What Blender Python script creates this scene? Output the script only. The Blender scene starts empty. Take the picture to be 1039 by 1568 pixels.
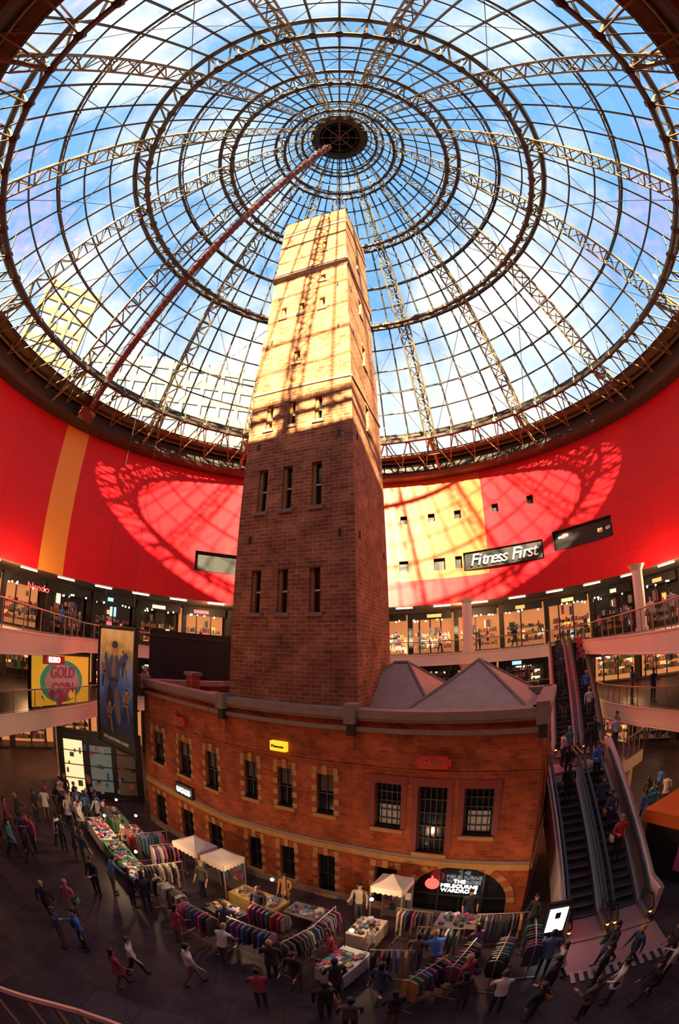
import bpy, math, random
from mathutils import Vector, Matrix
R_=random.Random(7)
C=bpy.context.scene.collection
H=9.2
# ---------------------------------------------------------------- materials
MATS={}
def mat(name,col,rough=.6,metal=0,emit=0,ecol=None,noise=0,nscale=4,spec=.5):
    if name in MATS: return MATS[name]
    m=bpy.data.materials.new(name); m.use_nodes=True; nt=m.node_tree; b=nt.nodes['Principled BSDF']
    b.inputs['Base Color'].default_value=(*col,1); b.inputs['Roughness'].default_value=rough; b.inputs['Metallic'].default_value=metal
    b.inputs['Specular IOR Level'].default_value=spec
    if emit:
        b.inputs['Emission Color'].default_value=(*(ecol or col),1); b.inputs['Emission Strength'].default_value=emit
    if noise:
        t=nt.nodes.new('ShaderNodeTexCoord'); n=nt.nodes.new('ShaderNodeTexNoise'); n.inputs['Scale'].default_value=nscale; n.inputs['Detail'].default_value=5
        r=nt.nodes.new('ShaderNodeMix'); r.data_type='RGBA'
        r.inputs['A'].default_value=(*[max(0,c*(1-noise)) for c in col],1); r.inputs['B'].default_value=(*[min(1,c*(1+noise)) for c in col],1)
        nt.links.new(t.outputs['Object'],n.inputs['Vector']); nt.links.new(n.outputs['Fac'],r.inputs['Factor']); nt.links.new(r.outputs['Result'],b.inputs['Base Color'])
    MATS[name]=m; return m
def brick(name,c1,c2,mortar,w=.3,h=.1,ms=.012,rough=.85,big=.5,bump=.3):
    m=bpy.data.materials.new(name); m.use_nodes=True; nt=m.node_tree; b=nt.nodes['Principled BSDF']; b.inputs['Roughness'].default_value=rough
    b.inputs['Specular IOR Level'].default_value=.2
    uv=nt.nodes.new('ShaderNodeUVMap'); bt=nt.nodes.new('ShaderNodeTexBrick')
    bt.inputs['Scale'].default_value=1; bt.inputs['Brick Width'].default_value=w; bt.inputs['Row Height'].default_value=h; bt.inputs['Mortar Size'].default_value=ms
    bt.inputs['Color1'].default_value=(*c1,1); bt.inputs['Color2'].default_value=(*c2,1); bt.inputs['Mortar'].default_value=(*mortar,1)
    nt.links.new(uv.outputs[0],bt.inputs['Vector'])
    n=nt.nodes.new('ShaderNodeTexNoise'); n.inputs['Scale'].default_value=.9; n.inputs['Detail'].default_value=8; n.inputs['Roughness'].default_value=.7
    nt.links.new(uv.outputs[0],n.inputs['Vector'])
    mp=nt.nodes.new('ShaderNodeMapRange'); mp.inputs[1].default_value=.3; mp.inputs[2].default_value=.7; mp.inputs[3].default_value=1-big; mp.inputs[4].default_value=1+big
    nt.links.new(n.outputs['Fac'],mp.inputs[0])
    mx=nt.nodes.new('ShaderNodeVectorMath'); mx.operation='SCALE'; nt.links.new(bt.outputs['Color'],mx.inputs[0]); nt.links.new(mp.outputs[0],mx.inputs['Scale'])
    nt.links.new(mx.outputs[0],b.inputs['Base Color'])
    if bump:
        bp=nt.nodes.new('ShaderNodeBump'); bp.inputs['Strength'].default_value=bump; bp.inputs['Distance'].default_value=.02; bp.invert=True
        nt.links.new(bt.outputs['Fac'],bp.inputs['Height']); nt.links.new(bp.outputs[0],b.inputs['Normal'])
    MATS[name]=m; return m
def glassmat(name,tint,gl=.08):
    m=bpy.data.materials.new(name); m.use_nodes=True; nt=m.node_tree; nt.nodes.remove(nt.nodes['Principled BSDF'])
    t=nt.nodes.new('ShaderNodeBsdfTransparent'); t.inputs[0].default_value=(*tint,1); g=nt.nodes.new('ShaderNodeBsdfGlossy'); g.inputs['Roughness'].default_value=.05
    x=nt.nodes.new('ShaderNodeMixShader'); x.inputs[0].default_value=gl; nt.links.new(t.outputs[0],x.inputs[1]); nt.links.new(g.outputs[0],x.inputs[2]); nt.links.new(x.outputs[0],nt.nodes['Material Output'].inputs[0])
    MATS[name]=m; return m
M_TB=brick('tower_brick',(.38,.14,.06),(.23,.074,.034),(.38,.25,.15),.42,.15,.014,big=.55)
M_FB=brick('shop_brick',(.42,.080,.022),(.27,.045,.015),(.25,.12,.06),.3,.1,.010,big=.6)
M_TAN=mat('sandstone_trim',(.42,.22,.07),.85,noise=.25,nscale=3)
M_STONE=mat('parapet_stone',(.25,.18,.14),.8,noise=.3,nscale=3)
M_DARKWIN=mat('dark_window_glass',(.012,.014,.018),.12)
M_FRAME=mat('dark_window_frame',(.03,.025,.02),.5)
M_BLACK=mat('black_metal',(.015,.014,.014),.5)
M_DRING=mat('charcoal_ring',(.035,.026,.022),.55,noise=.15)
M_STEEL=mat('cream_steel',(.15,.115,.065),.5,metal=.1,noise=.15,nscale=1)
M_STEELD=mat('bronze_steel',(.042,.032,.024),.5,metal=.2)
M_WHITE=mat('white_plaster',(.82,.68,.56),.6,noise=.06,nscale=.6)
M_CHROME=mat('brushed_steel',(.45,.38,.33),.4,metal=.6)
M_RBROWN=mat('red_oxide_beam',(.13,.03,.022),.5)
M_CEIL=mat('ceiling_dark',(.10,.065,.045),.8)
M_ROOF=mat('roof_sheet',(.44,.27,.20),.6,noise=.25,nscale=2)
M_GLASS=glassmat('cone_glass',(.95,.98,1.0),.05)
M_RGLASS=glassmat('rail_glass',(.78,.76,.74),.05)
def red_wall():
    m=bpy.data.materials.new('red_wall_panels'); m.use_nodes=True; nt=m.node_tree; b=nt.nodes['Principled BSDF']; b.inputs['Roughness'].default_value=.45
    b.inputs['Specular IOR Level'].default_value=.3
    uv=nt.nodes.new('ShaderNodeUVMap'); bt=nt.nodes.new('ShaderNodeTexBrick'); bt.offset=0
    bt.inputs['Scale'].default_value=1; bt.inputs['Brick Width'].default_value=2.4; bt.inputs['Row Height'].default_value=3.6; bt.inputs['Mortar Size'].default_value=.015
    bt.inputs['Color1'].default_value=(.66,.010,.015,1); bt.inputs['Color2'].default_value=(.60,.008,.017,1); bt.inputs['Mortar'].default_value=(.4,.006,.01,1)
    nt.links.new(uv.outputs[0],bt.inputs['Vector']); nt.links.new(bt.outputs['Color'],b.inputs['Base Color'])
    return m
M_RED=red_wall()
M_YEL=mat('yellow_wall_panel',(.82,.38,.04),.5)
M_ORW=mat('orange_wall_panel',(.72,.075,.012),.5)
M_FLOOR=brick('floor_tiles',(.070,.044,.046),(.050,.031,.034),(.035,.024,.024),1.2,1.2,.02,rough=.4,big=.5,bump=0)

# ---------------------------------------------------------------- mesh builder
class MB:
    def __init__(s): s.v=[];s.f=[];s.m=[];s.uv=[];s.mats=[]
    def mi(s,m):
        if m not in s.mats: s.mats.append(m)
        return s.mats.index(m)
    def poly(s,pts,m,uvs=None):
        i=len(s.v); s.v+= [tuple(p) for p in pts]; s.f.append(tuple(range(i,i+len(pts)))); s.m.append(s.mi(m))
        s.uv+= uvs if uvs else [(p[0],p[1]) for p in pts]
    def grid(s,rings,m):
        i=len(s.v); n=len(rings[0]); mi=s.mi(m)
        for r in rings: s.v+=[tuple(p) for p in r]
        for j in range(len(rings)-1):
            for k in range(n): s.f.append((i+j*n+k,i+j*n+(k+1)%n,i+(j+1)*n+(k+1)%n,i+(j+1)*n+k)); s.m.append(mi); s.uv+=[(0,0)]*4
    def box(s,c,size,m,rot=0,ax=None):
        if ax is None:
            cs,sn=math.cos(rot),math.sin(rot); ax=(Vector((cs,sn,0)),Vector((-sn,cs,0)),Vector((0,0,1)))
        c=Vector(c); h=[ax[k]*(size[k]/2) for k in range(3)]
        P=[c+h[0]*a+h[1]*b+h[2]*d for a,b,d in [(-1,-1,-1),(1,-1,-1),(1,1,-1),(-1,1,-1),(-1,-1,1),(1,-1,1),(1,1,1),(-1,1,1)]]
        sx,sy,sz=size
        for q,(du,dv) in (((0,3,2,1),(sx,sy)),((4,5,6,7),(sx,sy)),((0,1,5,4),(sx,sz)),((1,2,6,5),(sy,sz)),((2,3,7,6),(sx,sz)),((3,0,4,7),(sy,sz))):
            s.poly([P[k] for k in q],m,[(0,0),(du,0),(du,dv),(0,dv)])
    def bar(s,p,q,r,m,n=5,r2=None):
        p=Vector(p);q=Vector(q);d=(q-p)
        if d.length<1e-5: return
        d.normalize(); a=d.orthogonal().normalized(); b=d.cross(a); r2=r if r2 is None else r2
        A=[p+(a*math.cos(t)+b*math.sin(t))*r for t in [2*math.pi*k/n for k in range(n)]]
        B=[q+(a*math.cos(t)+b*math.sin(t))*r2 for t in [2*math.pi*k/n for k in range(n)]]
        i=len(s.v); s.v+=[tuple(x) for x in A+B]; mi=s.mi(m)
        for k in range(n):
            s.f.append((i+k,i+(k+1)%n,i+n+(k+1)%n,i+n+k)); s.m.append(mi); s.uv+=[(0,0)]*4
        s.f.append(tuple(i+k for k in reversed(range(n)))); s.m.append(mi); s.uv+=[(0,0)]*n
        s.f.append(tuple(i+n+k for k in range(n))); s.m.append(mi); s.uv+=[(0,0)]*n
    def ell(s,c,rad,m,nu=10,nv=7,rot=None,t0=0,t1=math.pi):
        c=Vector(c); R=[]
        for j in range(nv+1):
            t=t0+(t1-t0)*j/nv; r=[]
            for k in range(nu):
                a=2*math.pi*k/nu; p=Vector((rad[0]*math.sin(t)*math.cos(a),rad[1]*math.sin(t)*math.sin(a),rad[2]*math.cos(t)))
                if rot is not None: p=rot@p
                r.append(c+p)
            R.append(r)
        s.grid(R,m)
    def mesh(s,name,smooth=False):
        me=bpy.data.meshes.new(name); me.from_pydata(s.v,[],s.f)
        for m in s.mats: me.materials.append(m)
        me.polygons.foreach_set('material_index',s.m)
        ul=me.uv_layers.new(name='UVMap'); fl=[x for u in s.uv for x in u]
        ul.data.foreach_set('uv',fl)
        if smooth: me.polygons.foreach_set('use_smooth',[True]*len(s.f))
        me.update(); return me
    def build(s,name,parent=None,smooth=False,loc=None,rot=0):
        o=bpy.data.objects.new(name,s.mesh(name,smooth)); C.objects.link(o)
        if parent: o.parent=parent
        if loc: o.location=loc
        if rot: o.rotation_euler[2]=rot
        return o
def empty(name,loc=(0,0,0)):
    o=bpy.data.objects.new(name,None); C.objects.link(o); o.location=loc; return o
def wall(mb,P,u0,u1,v0,v1,ops,m,depth=.2,fill=True,wm=M_DARKWIN,vs=None):
    us=sorted({u0,u1,*[o[0] for o in ops],*[o[1] for o in ops]}); vv=sorted({v0,v1,*[o[2] for o in ops],*[o[3] for o in ops],*(vs or [])})
    for a,b in zip(us,us[1:]):
        for c,d in zip(vv,vv[1:]):
            cu,cv=(a+b)/2,(c+d)/2
            if any(o[0]<cu<o[1] and o[2]<cv<o[3] for o in ops): continue
            mb.poly([P(a,c,0),P(b,c,0),P(b,d,0),P(a,d,0)],m,[(a,c),(b,c),(b,d),(a,d)])
    for o in ops:
        a,b,c,d=o[:4]
        for (p,q) in (((a,c),(b,c)),((b,c),(b,d)),((b,d),(a,d)),((a,d),(a,c))):
            mb.poly([P(*p,0),P(*p,depth),P(*q,depth),P(*q,0)],m,[(0,p[1]),(depth,p[1]),(depth,q[1]+.01),(0,q[1]+.01)])
        if fill:
            mb.poly([P(a,c,depth),P(b,c,depth),P(b,d,depth),P(a,d,depth)],wm)
def pbox(mb,P,a,b,c,d,e0,e1,m):
    p=[P(a,c,e0),P(b,c,e0),P(b,d,e0),P(a,d,e0),P(a,c,e1),P(b,c,e1),P(b,d,e1),P(a,d,e1)]
    for q in ((0,1,2,3),(5,4,7,6),(4,0,3,7),(1,5,6,2),(3,2,6,7),(4,5,1,0)):
        mb.poly([p[k] for k in q],m,[(a,c),(b,c),(b,d),(a,d)])
def flatP(A,B):
    A=Vector((*A,0));B=Vector((*B,0)); d=(B-A).normalized(); n=Vector((-d.y,d.x,0))
    return (lambda u,v,e: A+d*u+n*e+Vector((0,0,v))),(B-A).length

# ================================================================= SHOT TOWER
TC=Vector((-.92,17.19)); BETA=math.radians(19.4)
AX=Vector((math.cos(BETA),-math.sin(BETA))); AY=Vector((math.sin(BETA),math.cos(BETA)))
prof=[(0,5.15),(24.0,4.48),(24.001,4.36),(28.2,4.30),(28.3,4.46),(28.7,4.46),(28.8,4.28),(33.3,4.22),(35.0,4.2)]
def tw(z):
    for (a,wa),(b,wb) in zip(prof,prof[1:]):
        if a<=z<=b: return wa+(wb-wa)*(z-a)/(b-a)
    return prof[-1][1]
def towerP(face):
    def P(u,v,e):
        w=tw(v); x=u*w/5.0; y=-w/2+e
        for _ in range(face): x,y=-y,x
        q=TC+AX*x+AY*y; return Vector((q.x,q.y,v))
    return P
mb=MB()
cols=[-1.5,-.35,.95]
rows=[(10.6,12.2,.42),(14.5,16.3,.42),(18.2,19.4,.34)]
for face in range(4):
    P=towerP(face); ops=[]
    if face==0:
        for c,d,w in rows:
            for u in cols: ops.append((u-w/2,u+w/2,c,d))
        ops.append((-.5,-.15,21.6,22.3))
        for u in cols: ops.append((u-.17,u+.17,25.0,25.8))
        ops.append((.8,1.1,30.3,31.3)); ops.append((.8,1.1,27.3,27.8))
    if face==1:
        for z in (18.6,22.3,26,30.2): ops.append((-.25,.25,z,z+1.3))
    wall(mb,P,-2.5,2.5,0,35,ops,M_TB,.28,vs=[z for z,_ in prof]+[5,10,15,20])
    for o in ops:
        pbox(mb,P,o[0]-.1,o[1]+.1,o[2]-.14,o[2],-.08,.2,M_STONE)
        pbox(mb,P,o[0],o[0]+.12,o[2],o[3],.12,.27,M_TAN)
        pbox(mb,P,o[0]+.12,o[1],(o[2]+o[3])/2-.03,(o[2]+o[3])/2+.03,.2,.27,M_WHITE)
        for k in range(4):
            a=o[0]-.05+(o[1]-o[0]+.1)*k/4; pbox(mb,P,a+.01,a+(o[1]-o[0]+.1)/4-.01,o[3],o[3]+.22,-.02,.0,M_TB)
    for z in (20.1,28.9,33.2): pbox(mb,P,-2.5,2.5,z,z+.12,-.06,0,M_STONE)
    for z in (13.4,17.4,23.3,26.6):
        for u in (-1.9,1.9): pbox(mb,P,u-.04,u+.04,z-.15,z+.15,-.04,0,M_BLACK)
P0=towerP(0)
mb.poly([P0(-2.5,35,0),P0(2.5,35,0),towerP(2)(-2.5,35,0),towerP(2)(2.5,35,0)],M_STONE)
for f in range(4):
    P=towerP(f)
    for k in range(7):
        a=-2.5+k*5/6.5; pbox(mb,P,a,min(a+.42,2.5),35,35.2,0,.3,M_TB)
tower=mb.build('shot_tower')

# ================================================================= SHOP BUILDING
P1=(-9.0,18.5);P2=(-4.1,15.1);P3=(.4,13.0);P4=(5.23,10.17)
bld=empty('historic_brick_shop_building')
def window_unit(mb,P,a,b,c,d,depth=.16,rowsn=2,colsn=2):
    t=.045
    pbox(mb,P,a,a+t,c,d,depth-.06,depth,M_FRAME);pbox(mb,P,b-t,b,c,d,depth-.06,depth,M_FRAME)
    pbox(mb,P,a,b,c,c+t,depth-.06,depth,M_FRAME);pbox(mb,P,a,b,d-t,d,depth-.06,depth,M_FRAME)
    for i in range(1,rowsn): z=c+(d-c)*i/rowsn; pbox(mb,P,a,b,z-.022,z+.022,depth-.05,depth,M_FRAME)
    for i in range(1,colsn): u=a+(b-a)*i/colsn; pbox(mb,P,u-.015,u+.015,c,d,depth-.04,depth,M_FRAME)
    pbox(mb,P,a-.1,b+.1,c-.12,c,-.1,.1,M_TAN)
def quoins(mb,P,a,b,c,d,m=M_TAN):
    n=max(4,int((d-c)/.2)); h=(d-c)/n
    for i in range(n):
        if i%2==0:
            w=.17
            pbox(mb,P,a-w,a,c+h*i,c+h*(i+1)-.01,-.025,.02,m);pbox(mb,P,b,b+w,c+h*i,c+h*(i+1)-.01,-.025,.02,m)
    k=5; ww=(b-a+.3)/k
    for i in range(k): pbox(mb,P,a-.15+ww*i+.008,a-.15+ww*(i+1)-.008,d,d+(.26 if i!=2 else .32),-.03 if i!=2 else -.05,.02,m if i%2==0 else M_FB)
facs=[(P1,P2,[(.75,1.7,3.55,5.1),(2.9,3.75,3.55,5.1),(4.75,5.5,3.5,5.1)],[(.6,1.5,.1,1.85),(2.8,3.65,.1,1.85),(4.7,5.5,.1,1.85)]),
      (P2,P3,[(.85,1.42,3.65,5.15),(2.25,2.83,3.65,5.15),(3.72,4.33,3.65,5.15)],[(.88,1.45,.45,1.95),(2.25,2.83,.45,1.95),(3.72,4.36,.1,1.95)]),
      (P3,P4,[(.75,1.6,3.5,5.1),(2.12,3.0,2.75,5.1),(3.5,4.35,3.5,5.1)],[(.8,1.55,.1,1.9),(2.05,5.08,0.0,2.45)])]
M_DRED=mat('deep_red_paint',(.22,.03,.02),.6)
M_CURT=mat('window_curtain',(.35,.28,.2),.8,emit=.15)
for fi,(A,B,up,lo) in enumerate(facs):
    P,Ln=flatP(A,B); mb=MB()
    wall(mb,P,0,Ln,0,7.25,up+lo,M_FB,.2,vs=[2.3,2.6])
    for j,o in enumerate(up):
        window_unit(mb,P,*o,depth=.18,rowsn=2 if fi<2 else 5,colsn=2 if fi<2 else 5)
        if fi<2: quoins(mb,P,*o); pbox(mb,P,o[0]+.06,o[1]-.06,o[2]+(o[3]-o[2])*.55,o[3]-.05,.185,.195,mat('blind_grey',(.10,.08,.06),.8))
        else:
            pbox(mb,P,o[0]-.18,o[0],o[2],o[3],-.02,.02,M_DRED);pbox(mb,P,o[1],o[1]+.18,o[2],o[3],-.02,.02,M_DRED)
            pbox(mb,P,o[0]-.2,o[1]+.2,o[3],o[3]+.28,-.03,.02,M_DRED)
            if j!=1: pbox(mb,P,o[0]+.1,o[1]-.1,o[2]+.1,o[2]+.8,.17,.19,M_CURT)
    for j,o in enumerate(lo):
        if fi==2 and j==1: continue
        window_unit(mb,P,*o,depth=.18); quoins(mb,P,*o)
    pbox(mb,P,0,Ln,2.28,2.5,-.08,0,M_TAN); pbox(mb,P,0,Ln,2.5,2.6,-.05,0,M_STONE)
    pbox(mb,P,0,Ln,5.55,5.62,-.03,0,M_FB)
    pbox(mb,P,0,Ln,0,.3,-.05,0,M_STONE)
    pbox(mb,P,-.05,Ln+.05,6.75,6.9,-.10,0,M_STONE); pbox(mb,P,-.08,Ln+.08,7.2,7.45,-.2,.4,M_STONE); pbox(mb,P,-.05,Ln+.05,7.1,7.2,-.12,0,M_STONE)
    pbox(mb,P,0,Ln,6.6,7.3,.3,.38,M_FB)
    for u in ((0,Ln) if fi<2 else (Ln,)):
        pbox(mb,P,u-.18,u+.18,7.0,7.62,-.3,.25,M_STONE); pbox(mb,P,u-.12,u+.12,6.6,7.0,-.22,0,M_FRAME)
    if fi==2:
        a,b,top,spr=2.05,5.08,2.45,.9; cx=(a+b)/2; rx=(b-a)/2; rz=top-.15-spr; N=20
        pt=lambda t,k=1:(cx-rx*k*math.cos(t),spr+rz*math.sin(t)+(k-1)*rx*math.sin(t))
        for i in range(N):
            t0,t1=math.pi*i/N,math.pi*(i+1)/N; p,q=pt(t0),pt(t1)
            mb.poly([P(p[0],p[1],0),P(q[0],q[1],0),P(q[0],top,0),P(p[0],top,0)],M_FB,[p,q,(q[0],top),(p[0],top)])
            mb.poly([P(p[0],p[1],0),P(p[0],p[1],.35),P(q[0],q[1],.35),P(q[0],q[1],0)],M_FB)
            t0+=.01; t1-=.01; r0,r1,s0,s1=pt(t0),pt(t1),pt(t0,1.17),pt(t1,1.17)
            f=[P(*r0,-.04),P(*r1,-.04),P(*s1,-.04),P(*s0,-.04)]; mb.poly(f,M_TAN if i%2 else M_FB)
            mb.poly([P(*r0,-.04),P(*r0,.05),P(*r1,.05),P(*r1,-.04)],M_TAN)
            mb.poly([P(*s0,-.04),P(*s1,-.04),P(*s1,0),P(*s0,0)],M_TAN)
        for u in (2.9,3.6,4.3): pbox(mb,P,u-.03,u+.03,0,2.2,.1,.16,M_FRAME)
        pbox(mb,P,2.05,5.08,.95,1.0,.1,.16,M_FRAME)
    mb.build(['facade_left','facade_middle','facade_right'][fi],bld)
mb=MB()
P5=(7.9,14.7);P6=(-2.5,24.3);P7=(-6.0,22.0)
for A,B in ((P4,P5),(P5,P6),(P6,P7),(P7,P1)):
    P,Ln=flatP(A,B); ops=[(1.5,2.3,3.5,5.1),(3.4,4.2,3.5,5.1)] if A==P4 else []
    wall(mb,P,0,Ln,0,7.25,ops,M_FB,.2); pbox(mb,P,-.05,Ln+.05,7.2,7.45,-.2,.3,M_STONE)
    if A==P4: pbox(mb,P,0,Ln,6.75,6.9,-.1,0,M_STONE); pbox(mb,P,0,Ln,2.28,2.5,-.08,0,M_TAN)
mb.poly([(*p,6.95) for p in (P1,P2,P3,P4,P5,P6,P7)],M_ROOF)
mb.build('side_walls_and_flat_roof',bld)
mb=MB()
def hip(c,hw,hd,ang,z0,z1,ridge=.0):
    cs,sn=math.cos(ang),math.sin(ang); T=lambda x,y,z:Vector((c[0]+x*cs-y*sn,c[1]+x*sn+y*cs,z))
    q=[T(-hw,-hd,z0),T(hw,-hd,z0),T(hw,hd,z0),T(-hw,hd,z0)]; r0=T(-ridge,0,z1);r1=T(ridge,0,z1)
    for f in ([q[0],q[1],r1,r0],[q[1],q[2],r1],[q[2],q[3],r0,r1],[q[3],q[0],r0]): mb.poly(f,M_ROOF)
    for k,r in ((0,r0),(1,r1),(2,r1),(3,r0)): mb.bar(q[k],r,.07,M_STONE)
    mb.bar(r0,r1,.08,M_STONE)
    for k in range(4):
        a,b=q[k],q[(k+1)%4]; mb.bar(a,b,.09,M_STONE)
hip((5.0,14.9),2.1,2.5,math.radians(-30),7.1,8.75)
hip((2.5,17.4),2.1,2.5,math.radians(-30),7.1,8.75,.3)
mb.build('hip_roofs',bld)
mb=MB(); P,_=flatP(P1,P2)
pbox(mb,P,2.8,3.25,7.3,7.95,.5,.9,M_FB); pbox(mb,P,2.72,3.33,7.95,8.1,.42,.98,M_STONE)
mb.build('chimney',bld)
M_SRED=mat('sign_red',(.45,.03,.02),.4,emit=.12); M_SYEL=mat('sign_yellow',(.9,.65,.03),.4,emit=1.0); M_LW=mat('lit_white',(1,.95,.9),.4,emit=5); M_LR=mat('lit_red',(1,.05,.04),.4,emit=4)
def text(body,loc,size,normal_rot,m,parent=None,name='lettering',shear=0,ext=.02):
    cu=bpy.data.curves.new(name,'FONT'); cu.body=body; cu.size=size; cu.extrude=ext; cu.align_x='CENTER'; cu.align_y='CENTER'; cu.shear=shear
    cu.materials.append(m); o=bpy.data.objects.new(name,cu); C.objects.link(o); o.location=loc; o.rotation_euler=(math.pi/2,0,normal_rot)
    if parent:o.parent=parent
    return o
def ang(A,B): return math.atan2(B[1]-A[1],B[0]-A[0])
P,_=flatP(P1,P2); mb=MB()
pbox(mb,P,2.85,3.45,5.8,6.15,-.14,-.02,M_SRED); pbox(mb,P,2.78,2.85,5.88,6.07,-.12,-.02,M_SRED);pbox(mb,P,3.45,3.52,5.88,6.07,-.12,-.02,M_SRED); mb.build('round_sign',bld)
text('Bags',P(3.15,5.97,-.17),.2,ang(P1,P2),M_TAN,bld)
mb=MB(); pbox(mb,P,2.7,3.9,2.55,3.1,-.14,-.05,M_BLACK); mb.build('fascia_sign',bld); text('UGGS',P(3.3,2.8,-.17),.36,ang(P1,P2),M_LW,bld)
P,_=flatP(P2,P3); mb=MB(); pbox(mb,P,2.1,2.7,5.78,6.12,-.2,-.02,M_SYEL); mb.build('yellow_sign',bld); text('Museum',P(2.4,5.95,-.22),.14,ang(P2,P3),M_BLACK,bld)
P,_=flatP(P3,P4); mb=MB(); pbox(mb,P,2.2,3.0,5.72,6.1,-.14,-.02,M_SRED);pbox(mb,P,2.1,2.2,5.8,6.02,-.12,-.02,M_SRED);pbox(mb,P,3.0,3.1,5.8,6.02,-.12,-.02,M_SRED); mb.build('red_plaque_sign',bld); text('Hillier',P(2.6,5.91,-.16),.24,ang(P3,P4),M_TAN,bld,shear=.3)
mb=MB(); c=P(2.75,1.55,-.1); d=(Vector((*P4,0))-Vector((*P3,0))).normalized(); n=Vector((-d.y,d.x,0))
mb.bar(c,c+n*.06,.22,M_LR,20); mb.bar(c+Vector((0,0,.2)),c+Vector((0,0,.34)),.03,M_LR); mb.build('lit_logo_disc',bld)
text('THE\nMELBOURNE\nWARDROBE',P(3.6,1.55,-.1),.2,ang(P3,P4),M_LW,bld)
# ================================================================= DRUM
CC=Vector((0,13))
def cyl(a,r,z): a=math.radians(a); return Vector((CC.x+r*math.sin(a),CC.y+r*math.cos(a),z))
def cylP(r=22): return lambda u,v,e: cyl(u,r+e,v)
def ring_wall(mb,r,z0,z1,m,holes=(),a0=-180,a1=180,step=3,extra_v=(),depth=.5,hm=M_BLACK):
    us=sorted({*[a0+step*k for k in range(int((a1-a0)/step)+1)],*[h[0] for h in holes],*[h[1] for h in holes]}); vv=sorted({z0,z1,*extra_v,*[h[2] for h in holes],*[h[3] for h in holes]})
    k=math.pi*r/180
    for a,b in zip(us,us[1:]):
        for c,d in zip(vv,vv[1:]):
            cu,cv=(a+b)/2,(c+d)/2
            if any(o[0]<cu<o[1] and o[2]<cv<o[3] for o in holes): continue
            mm=m(cu,cv) if callable(m) else m
            mb.poly([cyl(a,r,c),cyl(b,r,c),cyl(b,r,d),cyl(a,r,d)],mm,[(a*k,c),(b*k,c),(b*k,d),(a*k,d)])
    P=cylP(r)
    for (a,b,c,d) in holes:
        for p,q in (((a,c),(b,c)),((b,c),(b,d)),((b,d),(a,d)),((a,d),(a,c))):
            mb.poly([P(*p,0),P(*p,depth),P(*q,depth),P(*q,0)],M_DRING)
        mb.poly([P(a,c,depth),P(b,c,depth),P(b,d,depth),P(a,d,depth)],hm)
holes=[(-31.5,-22,15.3,16.9),(27,44.5,15.4,16.9),(46.8,60,15.75,17.25)]
for a in (14.4,20.6,26.5,35,43): holes.append((a-.75,a+.75,19.9,20.6))
for a,b in ((13,15),(20.5,23),(25.2,26.7)): holes.append((a,b,15.7,16.7))
holes+= [(a,a+7,z,z+2.6) for a in (100,110,120) for z in (17,21)]
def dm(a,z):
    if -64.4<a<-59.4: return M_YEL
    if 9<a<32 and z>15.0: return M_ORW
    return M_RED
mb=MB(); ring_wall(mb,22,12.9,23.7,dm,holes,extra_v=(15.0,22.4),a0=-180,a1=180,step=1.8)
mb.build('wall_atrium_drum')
mb=MB(); ring_wall(mb,31,0,25.3,M_CEIL,step=6)
for k in range(60):
    a,b=-180+6*k,-174+6*k
    mb.poly([cyl(a,19.2,25.1),cyl(b,19.2,25.1),cyl(b,31,25.3),cyl(a,31,25.3)],M_STEEL)
    mb.poly([cyl(a,22,12.9),cyl(a,31,12.9),cyl(b,31,12.9),cyl(b,22,12.9)],M_CEIL)
mb.build('wall_outer_and_ceiling')
mb=MB(); n=120
for k in range(n):
    a,b=360*k/n,360*(k+1)/n
    for (r0,z0,r1,z1) in ((22.0,23.7,20.9,23.7),(20.9,23.7,20.6,23.9),(20.6,23.9,20.6,24.7),(20.6,24.7,21.4,24.9),(21.4,24.9,21.4,25.2)):
        mb.poly([cyl(a,r0,z0),cyl(b,r0,z0),cyl(b,r1,z1),cyl(a,r1,z1)],M_DRING)
mb.build('trim_rim_ring')

# ================================================================= GLASS CONE
cp=[(25.0,19.3),(33.6,12.9),(38.9,8.5),(43.0,5.0),(47.4,2.2)]
def cr(z):
    if z<=cp[0][0]: return cp[0][1]
    for (a,ra),(b,rb) in zip(cp,cp[1:]):
        if a<=z<=b: return ra+(rb-ra)*(z-a)/(b-a)
    return cp[-1][1]
cone=empty('glass_cone_roof')
levels=[]
for (a,_),(b,_),nr in zip(cp,cp[1:],(6,4,4,6)): levels+=[a+(b-a)*i/nr for i in range(nr)]
levels.append(cp[-1][0])
mb=MB(); g=MB(); NM=60
for z in levels:
    for k in range(NM):
        a,b=360*k/NM,360*(k+1)/NM; mb.bar(cyl(a,cr(z),z),cyl(b,cr(z),z),.06,M_STEELD,4)
for k in range(NM):
    a=360*k/NM
    for z0,z1 in zip(levels,levels[1:]):
        if z0>=42.9 and k%2: continue
        mb.bar(cyl(a,cr(z0),z0),cyl(a,cr(z1),z1),.075,M_STEELD,4)
for k in range(NM):
    a,b=360*k/NM,360*(k+1)/NM
    for z0,z1 in zip(levels,levels[1:]): g.poly([cyl(a,cr(z0)+.06,z0),cyl(b,cr(z0)+.06,z0),cyl(b,cr(z1)+.06,z1),cyl(a,cr(z1)+.06,z1)],M_GLASS)
mb.build('glazing_bars',cone); g.build('glass_panes',cone)
mb=MB(); NR=15
def inner(a,z,off,side=0):
    r=cr(z)-off*.78; p=cyl(a,r,z-off*.62); t=math.radians(a); return p+Vector((math.cos(t),-math.sin(t),0))*side
fine=[]
for z0,z1 in zip(levels,levels[1:]): fine+=[z0,(z0+z1)/2]
fine.append(levels[-1])
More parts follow.
